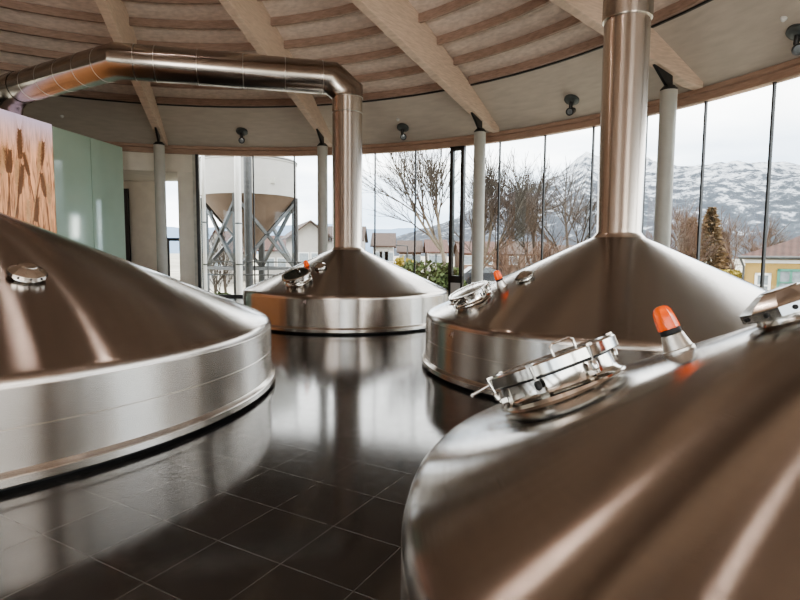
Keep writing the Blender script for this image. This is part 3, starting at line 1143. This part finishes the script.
def bare_tree(u, Y, height, label, seed, lean=(0, 0), maxl=5, spread=0.62, barks=('bark', 'twig'), r=0.2, stems=1, group='bare winter trees outside'):
    b = at(u, 260, Y)
    rng = random.Random(seed)
    root = empty('bare_tree', (b.x, b.y, GZ))
    tag(root, label, 'tree', group)
    tk, tw = MB(), MB()
    for s in range(stems):
        d = Vector((lean[0] + (rng.uniform(-0.3, 0.3) if stems > 1 else 0), lean[1], 1)).normalized()
        grow(tk, tw, Vector((rng.uniform(-0.3, 0.3) * (stems - 1), 0, 0)), d, height * 0.33, r, 0, maxl, spread, rng)
    tk.build('trunk', MAT[barks[0]], root, 60)
    tw.build('branches', MAT[barks[1]], root)
    return root


bare_tree(455, 38, 13.6, 'tall bare tree leaning left beside the black framed window', 4, (-0.1, 0), 5, 0.55, ('bark_light', 'bark'), 0.22)
bare_tree(472, 44, 13.0, 'bare tree with several pale stems behind the grey column', 12, (0.05, 0), 5, 0.5, ('bark_light', 'bark'), 0.2, 2)
bare_tree(535, 46, 14.0, 'tall bare tree in the middle of the window right of the grey column', 21, (0, 0), 5, 0.6, ('bark', 'bark'), 0.24)
bare_tree(570, 50, 14.0, 'bare tree just left of the tall right chimney', 33, (-0.05, 0), 5, 0.6, ('bark', 'bark'), 0.22)
bare_tree(512, 40, 6.3, 'low reddish bare bush left of the middle tree', 41, (0, 0), 4, 0.75, ('twig', 'twig'), 0.12, 3)
bare_tree(556, 42, 6.3, 'low reddish bare bush right of the middle tree', 47, (0, 0), 4, 0.75, ('twig', 'twig'), 0.12, 3)
bare_tree(590, 44, 6.0, 'low reddish bare bush beside the tall right chimney', 53, (0, 0), 4, 0.75, ('twig', 'twig'), 0.12, 3)
bare_tree(738, 46, 8.0, 'bare tree behind the yellow house roof corner', 61, (0, 0), 5, 0.65, ('twig', 'twig'), 0.17)
bare_tree(765, 52, 8.5, 'bare tree rising above the yellow house roof', 66, (0, 0), 5, 0.65, ('twig', 'twig'), 0.17)
bare_tree(678, 42, 8.0, 'reddish bare tree just right of the right-hand column', 71, (0, 0), 5, 0.5, ('twig', 'twig'), 0.16)
bare_tree(655, 46, 7.5, 'bare bush between the chimney and the right-hand column', 75, (0, 0), 4, 0.6, ('twig', 'twig'), 0.14, 2)
bare_tree(224, 34, 6.2, 'small bare tree seen through the silo legs', 83, (0, 0), 4, 0.6, ('bark', 'bark'), 0.12, 2)


def conifer(u, Y, height, rad_, label, seed, mat):
    b = at(u, 260, Y)
    rng = random.Random(seed)
    root = empty('larch_tree', (b.x, b.y, GZ))
    tag(root, label, 'tree', 'brown larches outside')
    tk = MB(); tk.tube([(0, 0, 0), (0, 0, height)], 0.2, 7, r1=0.02)
    tk.build('trunk', MAT['bark'], root, 60)
    fo = MB()
    for i in range(2600):
        t = rng.random() ** 0.75
        z = height * (0.06 + 0.94 * t)
        rr = rad_ * (1 - t) ** 0.8 * rng.uniform(0.2, 1.05) + 0.08
        an = rng.uniform(0, 2 * PI)
        p = Vector((rr * math.cos(an), rr * math.sin(an), z))
        s = rng.uniform(0.10, 0.24)
        d1 = Vector((math.cos(an), math.sin(an), rng.uniform(-0.6, 0.5))) * s
        d2 = Vector((rng.uniform(-1, 1), rng.uniform(-1, 1), rng.uniform(-1, 1))).normalized() * s * 0.6
        fo.add([p - d1, p + d2, p + d1 * 1.4, p - d2], [(0, 1, 2, 3)])
    fo.build('foliage', mat, root)


conifer(709, 44, 7.9, 1.75, 'tall brown larch behind the right windows, left of the yellow house', 5, MAT['larch'])
conifer(690, 48, 7.4, 1.6, 'shorter brown larch close beside the tallest larch', 6, MAT['larch'])
conifer(722, 50, 6.2, 1.2, 'small brown larch nearest the yellow house', 8, MAT['larch'])


def bush(u, Y, w, h, d, label, mat, seed, name='hedge', cat='hedge', nn=4200):
    b = at(u, 260, Y)
    rng = random.Random(seed)
    m = MB()
    for i in range(nn):
        th, ph = rng.uniform(0, 2 * PI), math.acos(rng.uniform(-0.1, 1))
        k = rng.uniform(0.75, 1.03)
        sx = math.copysign(abs(math.sin(ph) * math.cos(th)) ** 0.6, math.cos(th))
        p = Vector((sx * w / 2 * k, math.sin(ph) * math.sin(th) * d / 2 * k, max(0.02, math.cos(ph) ** 0.6 * h * k if math.cos(ph) > 0 else 0.05)))
        s = rng.uniform(0.08, 0.2)
        d1 = Vector((rng.uniform(-1, 1), rng.uniform(-1, 1), rng.uniform(-1, 1))).normalized() * s
        d2 = Vector((rng.uniform(-1, 1), rng.uniform(-1, 1), rng.uniform(-1, 1))).normalized() * s
        m.add([p - d1, p + d2, p + d1, p - d2], [(0, 1, 2, 3)])
    root = empty(name, (b.x, b.y, GZ))
    tag(root, label, cat)
    m.build('foliage', mat, root)
    st = MB()
    for i in range(5):
        x = w * (i - 2) / 6
        st.tube([(x, 0, 0), (x + rng.uniform(-0.2, 0.2), rng.uniform(-0.2, 0.2), h * 0.7)], 0.06, 5)
    st.build('stem', MAT['bark'], root)


bush(428, 30, 4.4, 3.6, 1.6, 'green hedge left of the black framed window', MAT['hedge'], 2)
bush(404, 33, 1.7, 3.8, 1.4, 'yellow flowering bush beside the green hedge', MAT['yellowbush'], 3, 'yellow_bush', 'bush', 2400)
bush(492, 30, 3.2, 2.0, 1.6, 'low green shrub behind the right kettle light', MAT['hedge'], 4, 'green_shrub', 'bush', 2400)
bush(222, 23.1, 1.5, 2.3, 1.0, 'green shrub at the foot of the white silo', MAT['hedge'], 5, 'green_shrub', 'bush', 2400)
bush(730, 38, 2.6, 3.1, 1.6, 'yellowish shrub in front of the larches by the yellow house', MAT['yellowbush'], 6, 'yellow_shrub', 'bush', 2000)

# houses -----------------------------------------------------------------


def house(u0, u1, y_eave, y_ridge, Y, dep, label, wall='housewhite', roof='roofbrown', gable=False, wins=(), overhang=0.4, rot=0.0, chimney=None, group='village houses outside'):
    a, b = at(u0, y_eave, Y), at(u1, y_eave, Y)
    rg_ = at((u0 + u1) / 2, y_ridge, Y)
    w = b.x - a.x
    ez, rz = a.z - GZ, rg_.z - GZ
    root = empty('house', ((a.x + b.x) / 2, Y, GZ), rot)
    tag(root, label, 'house', group)
    m = MB()
    x = w / 2
    if gable:
        vs = [(-x, 0, 0), (x, 0, 0), (x, 0, ez), (0, 0, rz), (-x, 0, ez), (-x, dep, 0), (x, dep, 0), (x, dep, ez), (0, dep, rz), (-x, dep, ez)]
        fs = [(0, 1, 2, 3, 4), (9, 8, 7, 6, 5), (0, 4, 9, 5), (1, 6, 7, 2)]
    else:
        vs = [(-x, 0, 0), (x, 0, 0), (x, 0, ez), (-x, 0, ez), (-x, dep, 0), (x, dep, 0), (x, dep, ez), (-x, dep, ez), (-x, dep / 2, rz), (x, dep / 2, rz)]
        fs = [(0, 1, 2, 3), (7, 6, 5, 4), (0, 3, 8, 7, 4), (1, 5, 6, 9, 2)]
    m.add(vs, fs)
    m.build('wall', MAT[wall], root)
    r = MB()
    o = overhang
    th = 0.18
    if gable:
        sl = (rz - ez) / x
        for s in (-1, 1):
            e, t = (s * (x + o), ez - sl * o), (0, rz + 0.02)
            r.add([(e[0], -o, e[1]), (t[0], -o, t[1]), (t[0], dep + o, t[1]), (e[0], dep + o, e[1]), (e[0], -o, e[1] + th), (t[0], -o, t[1] + th), (t[0], dep + o, t[1] + th), (e[0], dep + o, e[1] + th)],
                  [(0, 1, 2, 3), (4, 7, 6, 5), (0, 4, 5, 1), (3, 2, 6, 7), (0, 3, 7, 4)])
    else:
        sl = (rz - ez) / (dep / 2)
        for s in (0, 1):
            y0 = -o if s == 0 else dep + o
            r.add([(-x - o, y0, ez - sl * o), (x + o, y0, ez - sl * o), (x + o, dep / 2, rz + 0.02), (-x - o, dep / 2, rz + 0.02),
                   (-x - o, y0, ez - sl * o + th), (x + o, y0, ez - sl * o + th), (x + o, dep / 2, rz + 0.02 + th), (-x - o, dep / 2, rz + 0.02 + th)],
                  [(0, 1, 2, 3), (4, 7, 6, 5), (0, 4, 5, 1), (0, 3, 7, 4), (1, 5, 6, 2)])
    ro = r.build('roof', MAT[roof], root)
    if chimney is not None:
        c = MB(); c.box((chimney * x, dep / 2, rz + 0.5), (0.6, 0.6, 1.2))
        c.build('chimney', MAT['housewhite'], ro)
    for (fx, fz, ww, hh) in wins:
        f = MB(); f.box((fx * x, -0.03, fz * ez), (ww + 0.2, 0.1, hh + 0.2))
        fo = f.build('window', MAT['whitepaint'], root)
        p = MB(); p.box((fx * x, -0.07, fz * ez), (ww, 0.1, hh))
        p.build('pane', MAT['pane'], fo)
    return root


house(294, 326, 234, 222, 62, 9, 'white gabled house just right of the silo leg', gable=True, wins=((-0.4, 0.55, 1.0, 1.3), (0.35, 0.55, 1.0, 1.3)), overhang=0.8, rot=0.3)
house(258, 292, 250, 236, 75, 9, 'white house with red roof seen through the silo legs', roof='roofred', wins=((-0.3, 0.6, 1.1, 1.3), (0.4, 0.6, 1.1, 1.3)))
house(206, 226, 248, 231, 70, 9, 'red roofed house between the end post and the white pole', roof='roofred', gable=True, wins=((0.1, 0.6, 1.1, 1.3),))
house(327, 361, 240, 226, 72, 9, 'brown roofed house half hidden behind the far chimney', wins=((0.8, 0.6, 1.0, 1.2),), chimney=0.3)
house(373, 393, 246, 233, 80, 10, 'brown roofed house just right of the far chimney', wins=((-0.5, 0.7, 1.2, 1.3), (0.1, 0.7, 1.2, 1.3), (0.6, 0.7, 1.2, 1.3)), rot=0.0)
house(399, 421, 252, 241, 90, 10, 'long brown roofed house behind the street lamp', wall='housepink', wins=((-0.6, 0.75, 1.2, 1.2), (0, 0.75, 1.2, 1.2), (0.6, 0.75, 1.2, 1.2)))
house(428, 447, 252, 240, 86, 10, 'reddish roofed house left of the black framed window', roof='roofred', wins=((-0.5, 0.75, 1.2, 1.2), (0.2, 0.75, 1.2, 1.2)))
house(461, 497, 253, 242, 84, 10, 'pinkish house with a red roof behind the grey column', wall='housepink', roof='roofred', wins=((-0.6, 0.75, 1.3, 1.2), (-0.1, 0.75, 1.3, 1.2), (0.5, 0.75, 1.3, 1.2)))
house(503, 557, 254, 242, 88, 10, 'pinkish low house behind the middle bare tree', wall='housepink', roof='roofbrown', wins=((-0.6, 0.75, 1.3, 1.2), (0, 0.75, 1.3, 1.2), (0.6, 0.75, 1.3, 1.2)))
house(563, 640, 256, 246, 92, 10, 'long low brown house behind the right chimney', wall='housepink', roof='roofbrown', wins=((-0.7, 0.75, 1.3, 1.2), (-0.2, 0.75, 1.3, 1.2)))

# the yellow house close by, right edge: hipped roof
YH = 26.0
c0 = at(745.5, 259, YH)
fd = Vector((math.cos(-0.62), math.sin(-0.62), 0))     # along the front, towards the right


def along(px, row):
    """distance along the house front and height where a pixel's ray meets it"""
    d = ray(px, row)
    nrm_ = Vector((fd.y, -fd.x, 0))
    t = (c0 - CAM).dot(nrm_) / d.dot(nrm_)
    p = CAM + d * t
    return (p - c0).dot(fd), p.z - GZ


w, ez, dep = 9.5, c0.z - GZ, 8.0
root = empty('yellow_house', (c0.x, c0.y, GZ), -0.62)
tag(root, 'yellow rendered house with red hipped roof and green windows at right edge', 'house')
m = MB(); m.box((w / 2, dep / 2, ez / 2), (w, dep, ez))
m.build('wall', MAT['houseyellow'], root)
o = 0.25
rz = ez + 2.35
r = MB()
A = [(-o, -o), (w + o, -o), (w + o, dep + o), (-o, dep + o)]
B_ = [(1.55, 1.1), (w - 1.55, 1.1), (w - 1.55, dep - 1.1), (1.55, dep - 1.1)]
zb_ = ez + 0.85
vs = [(*p, ez + 0.05) for p in A] + [(*p, ez + 0.15) for p in A] + [(*p, zb_) for p in B_] + [(4.1, dep / 2, rz), (w - 4.1, dep / 2, rz)]
fs = [(0, 1, 2, 3)] + [(i, (i + 1) % 4, 4 + (i + 1) % 4, 4 + i) for i in range(4)] + [(4 + i, 4 + (i + 1) % 4, 8 + (i + 1) % 4, 8 + i) for i in range(4)] + [(8, 9, 13, 12), (9, 10, 13), (10, 11, 12, 13), (11, 8, 12)]
r.add(vs, fs)
ro = r.build('roof', MAT['roofred'], root)
gt = MB(); gt.tube([(-o, -o - 0.05, ez + 0.08), (w + o, -o - 0.05, ez + 0.08)], 0.07, 8)
gt.build('gutter', MAT['galv'], ro, 60)
dp = MB(); dp.tube([(-o + 0.05, -o, ez + 0.05), (-0.05, -0.06, ez - 0.35), (-0.05, -0.06, 0.1)], 0.05, 8)
dp.build('downpipe', MAT['galv'], root, 60)
ub = MB(); ub.box((w / 2, -0.01, ez - 0.1), (w + 0.06, 0.08, 0.16))
ub.build('eaves_band', MAT['whitepaint'], root)


def hwin(u0, u1, w0, w1, mat, bars):
    (s0, zt), (s1, zb2) = along(u0, w0), along(u1, w1)
    cx, ww_, hh = (s0 + s1) / 2, s1 - s0, zt - zb2
    pn = MB(); pn.box((cx, -0.02, (zt + zb2) / 2), (ww_, 0.06, hh))
    fm = MB()
    fw_ = 0.11
    for s in (-1, 1):
        fm.box((cx + s * (ww_ / 2), -0.05, (zt + zb2) / 2), (fw_, 0.1, hh + fw_))
        fm.box((cx, -0.05, (zt + zb2) / 2 + s * hh / 2), (ww_ + fw_, 0.1, fw_))
    for bx_ in bars:
        fm.box((cx + bx_ * ww_, -0.05, (zt + zb2) / 2), (fw_ * 0.8, 0.1, hh))
    fm.box((cx, -0.05, zb2 + hh * 0.62), (ww_, 0.1, fw_ * 0.6))
    fo = fm.build('window', mat, root)
    pn.build('pane', MAT['pane'], fo)


hwin(756.5, 768, 274, 304, MAT['whitepaint'], (0,))
hwin(779, 815, 270, 304, MAT['greenframe'], (-0.17, 0.17))

# street lamp, cars -------------------------------------------------------
p = at(407.5, 246, 45)
sl = empty('street_lamp', (p.x, 45, GZ))
tag(sl, 'thin grey street lamp with a single arm in front of the brown roofs', 'street lamp')
m = MB(); m.tube([(0, 0, 0), (0, 0, p.z - GZ)], 0.07, 8, r1=0.05)
m.build('pole', MAT['galv'], sl, 60)
m = MB(); m.tube([(0, 0, p.z - GZ), (-0.7, 0, p.z - GZ + 0.05)], 0.04, 8); m.box((-0.75, 0, p.z - GZ + 0.03), (0.45, 0.2, 0.1))
m.build('lamp_arm', MAT['galv'], sl)


def car(u, Y, rz, body, label):
    b = at(u, 260, Y)
    root = empty('parked_car', (b.x, Y, GZ + 1.6), rz)
    tag(root, label, 'car')
    m = MB()
    side = [(-2.1, 0.3), (2.1, 0.3), (2.15, 0.75), (1.2, 0.92), (0.6, 1.42), (-1.1, 1.45), (-1.8, 0.95), (-2.15, 0.85)]
    m.add([(x_, -0.85, z_) for x_, z_ in side] + [(x_, 0.85, z_) for x_, z_ in side], [tuple(reversed(range(8))), tuple(range(8, 16))] + [(i, (i + 1) % 8, 8 + (i + 1) % 8, 8 + i) for i in range(8)])
    bevel(m.build('body', body, root), 0.06, 2)
    gl = MB()
    gs_ = [(-1.55, 0.97), (1.0, 0.97), (0.55, 1.36), (-1.05, 1.38)]
    gl.add([(x_, s * 0.86, z_) for s in (-1, 1) for x_, z_ in gs_], [(0, 1, 2, 3), (7, 6, 5, 4)])
    gl.build('side_windows', MAT['pane'], root)
    for sx in (-1.3, 1.3):
        for sy in (-0.8, 0.8):
            wl_ = MB(); wl_.lathe([(0.05, -0.1), (0.32, -0.1), (0.32, 0.1), (0.05, 0.1)], 18, Matrix.Translation((sx, sy, 0.32)) @ Matrix.Rotation(PI / 2, 4, 'X'), cap0=True, cap1=True)
            wl_.build('wheel', MAT['rubber'], root, 40)


# raised car park behind, so that the cars stand above the shrubs
pk = MB(); pk.box((2.0, 47.5, GZ + 0.8), (16, 7, 1.6))
struct(pk.build('ground_terrace', MAT['asphalt']), 'raised parking terrace')
car(484, 46, 0.1, MAT['cardark'], 'dark parked car just right of the grey column')

# silo --------------------------------------------------------------------
SY = 26.0
sx = at(249.5, 200, SY).x
zt, zb = at(250, 162.5, SY).z, at(250, 198, SY).z
RS = 46.5 / F_PX * SY * 0.985
silo = empty('grain_silo', (sx, SY, GZ))
tag(silo, 'white round silo with tan hopper on crossed steel legs outside the window', 'silo')
m = MB(); m.lathe([(RS, zb - GZ), (RS, zt - GZ - 0.12), (RS + 0.03, zt - GZ - 0.1), (RS + 0.03, zt - GZ)], 64)
m.build('tank', MAT['silo_white'], silo, 40)
m = MB(); m.lathe([(RS + 0.05, zt - GZ), (RS + 0.02, zt - GZ + 0.06), (0.3, zt - GZ + 0.7)], 64, cap1=True)
tr_ = m.build('tank_roof', MAT['silo_white'], silo, 40)
m = MB(); m.lathe([(RS + 0.03, zt - GZ - 0.03), (RS + 0.055, zt - GZ - 0.03), (RS + 0.055, zt - GZ + 0.01)], 64)
m.build('roof_rim', MAT['galv'], tr_, 40)
zh = at(250, 245, SY).z
m = MB(); m.lathe([(RS - 0.02, zb - GZ), (0.35, zh - GZ), (0.25, zh - GZ - 0.6)], 64, cap1=True)
m.build('hopper', MAT['hopper'], silo, 40)
legs = []
for i in range(4):
    an = PI / 2 * i
    lx, ly = (RS - 0.05) * math.cos(an), (RS - 0.05) * math.sin(an)
    legs.append((lx, ly))
    m = MB(); m.box((lx, ly, (zb - GZ) / 2), (0.26, 0.26, zb - GZ))
    m.build('leg', MAT['galv'], silo)
for i in range(4):
    (x0, y0), (x1, y1) = legs[i], legs[(i + 1) % 4]
    zl, zu = at(250, 268, SY).z - GZ, zb - GZ - 0.2
    for p_, q_ in (((x0, y0, zu), (x1, y1, zl)), ((x1, y1, zu), (x0, y0, zl))):
        m = MB(); m.bar(p_, q_, 0.14, 0.14)
        m.build('brace', MAT['galv'], silo)
    m = MB(); m.bar((x0, y0, zl), (x1, y1, zl), 0.12, 0.12)
    m.build('tie_bar', MAT['galv'], silo)
m = MB()
an = math.radians(-48)
m.box(((RS + 0.02) * math.cos(an) * 1.0, (RS + 0.02) * math.sin(an), at(283, 185, SY).z - GZ), (0.22, 0.1, 0.26))
m.build('inspection_box', MAT['greycol'], silo)


def post(u, Y, r, z1px, name, label, mat, n=20):
    b = at(u, 200, Y)
    zt_ = at(u, z1px, Y).z
    root = empty(name, (b.x, Y, GZ))
    tag(root, label, 'pole')
    m = MB(); m.lathe([(r, 0), (r, zt_ - GZ)], n, cap0=True, cap1=True)
    m.build('shaft', mat, root, 40)
    m = MB()
    for z in (1.4, 3.6, 5.2):
        m.lathe([(r, z), (r + 0.012, z + 0.005), (r + 0.012, z + 0.05), (r, z + 0.055)], n)
    m.build('joint_rings', MAT['galv'], root, 40)


post(238, 21.6, 0.125, 130, 'white_pole', 'thick white pole standing outside in front of the silo', MAT['whitepaint'])
post(203.8, 21.0, 0.065, 130, 'white_pole', 'thin white pole close beside the black end post', MAT['whitepaint'])
post(248, 22.6, 0.16, 130, 'downpipe', 'grey vertical pipe just right of the thick white pole', MAT['galv'])

# walkway railing outside
ry = 22.0
ra, rb_ = at(206, 262, ry), at(330, 262, ry)
rl = empty('walkway_railing', (ra.x, ry, 0))
tag(rl, 'thin grey metal railing outside below the silo', 'railing')
wk = MB(); wk.box(((ra.x + rb_.x) / 2, ry + 0.2, -0.35), (rb_.x - ra.x, 1.2, 0.1))
struct(wk.build('path_walkway', MAT['asphalt']), 'narrow walkway deck outside the windows')
for px in (262, 275):
    z = at(268, px, ry).z
    m = MB(); m.tube([(0, 0, z), (rb_.x - ra.x, 0, z)], 0.028, 8)
    m.build('rail', MAT['galv'], rl, 60)
zt_ = at(268, 262, ry).z
for i in range(5):
    xx = (rb_.x - ra.x) * i / 4
    m = MB(); m.tube([(xx, 0, -0.32), (xx, 0, zt_)], 0.028, 8)
    m.build('post', MAT['galv'], rl, 60)

# ------------------------------------------------------------------ sky and light
wd_ = bpy.data.worlds.new('overcast_sky')
scn.world = wd_
wd_.use_nodes = True
nt = wd_.node_tree
bg = nt.nodes['Background']
tc = N(nt, 'ShaderNodeTexCoord')
sep = N(nt, 'ShaderNodeSeparateXYZ')
nt.links.new(tc.outputs['Generated'], sep.inputs[0])
mp = N(nt, 'ShaderNodeMapping')
mp.inputs['Scale'].default_value = (1.4, 1.4, 6.0)
nt.links.new(tc.outputs['Generated'], mp.inputs['Vector'])
cl = N(nt, 'ShaderNodeTexNoise')
cl.inputs['Scale'].default_value = 1.8
cl.inputs['Detail'].default_value = 5
nt.links.new(mp.outputs['Vector'], cl.inputs['Vector'])
cr = ramp(nt, [(0.36, (0.33, 0.42, 0.53)), (0.50, (0.55, 0.62, 0.70)), (0.62, (0.95, 0.96, 0.97))])
nt.links.new(cl.outputs['Fac'], cr.inputs['Fac'])
hz = ramp(nt, [(0.0, (0.0, 0.0, 0.0)), (0.17, (0.2, 0.2, 0.2)), (0.24, (1, 1, 1))])
nt.links.new(sep.outputs['Z'], hz.inputs['Fac'])
mx = N(nt, 'ShaderNodeMix', data_type='RGBA')
nt.links.new(hz.outputs['Color'], mx.inputs['Factor'])
nt.links.new(cr.outputs['Color'], mx.inputs[6])
mx.inputs[7].default_value = (1.0, 0.995, 0.985, 1)
nt.links.new(mx.outputs[2], bg.inputs['Color'])
bg.inputs['Strength'].default_value = 2.6

def fill_light(name, loc, size, power, col=(1.0, 0.93, 0.87)):  # added area fill without a fixture, brightens the ceiling from behind the camera
    l = bpy.data.lights.new(name, 'AREA')
    l.shape = 'DISK'
    l.size = size
    l.energy = power
    l.color = col
    o = bpy.data.objects.new(name, l)
    o.location = loc
    o.rotation_euler = Vector((-0.05, 0.66, 0.75)).to_track_quat('-Z', 'Y').to_euler()
    COL.objects.link(o)


fill_light('added_ceiling_fill', (-3.5, -1.5, 3.6), 4.0, 175)
fill_light('added_ceiling_fill', (4.2, -0.8, 3.6), 3.0, 140)


def streak_light(loc, power, col=(1.0, 0.80, 0.70)):  # added unseen spot without a fixture, draws radial streaks on the brushed steel
    l = bpy.data.lights.new('added_streak_spot', 'SPOT')
    l.energy = power
    l.color = col
    l.spot_size = math.radians(125)
    l.spot_blend = 0.3
    l.shadow_soft_size = 0.07
    o = bpy.data.objects.new('added_streak_spot', l)
    o.location = loc
    COL.objects.link(o)


for lx, ly, pw in ((-2.5, 9.4, 18), (0.4, 5.2, 8), (-4.3, 10.2, 15), (-5.4, 9.4, 15)):
    streak_light((lx, ly, zj(math.hypot(lx - OX, ly - OY)) - 0.35), pw)

scn.view_settings.view_transform = 'AgX'
scn.view_settings.look = 'AgX - Medium High Contrast'
scn.view_settings.exposure = 1.3
try:
    scn.cycles.max_bounces = 10
    scn.cycles.diffuse_bounces = 5
    scn.cycles.glossy_bounces = 6
    scn.cycles.transparent_max_bounces = 16
    scn.cycles.use_denoising = True
    scn.cycles.sample_clamp_indirect = 8
except Exception:
    pass
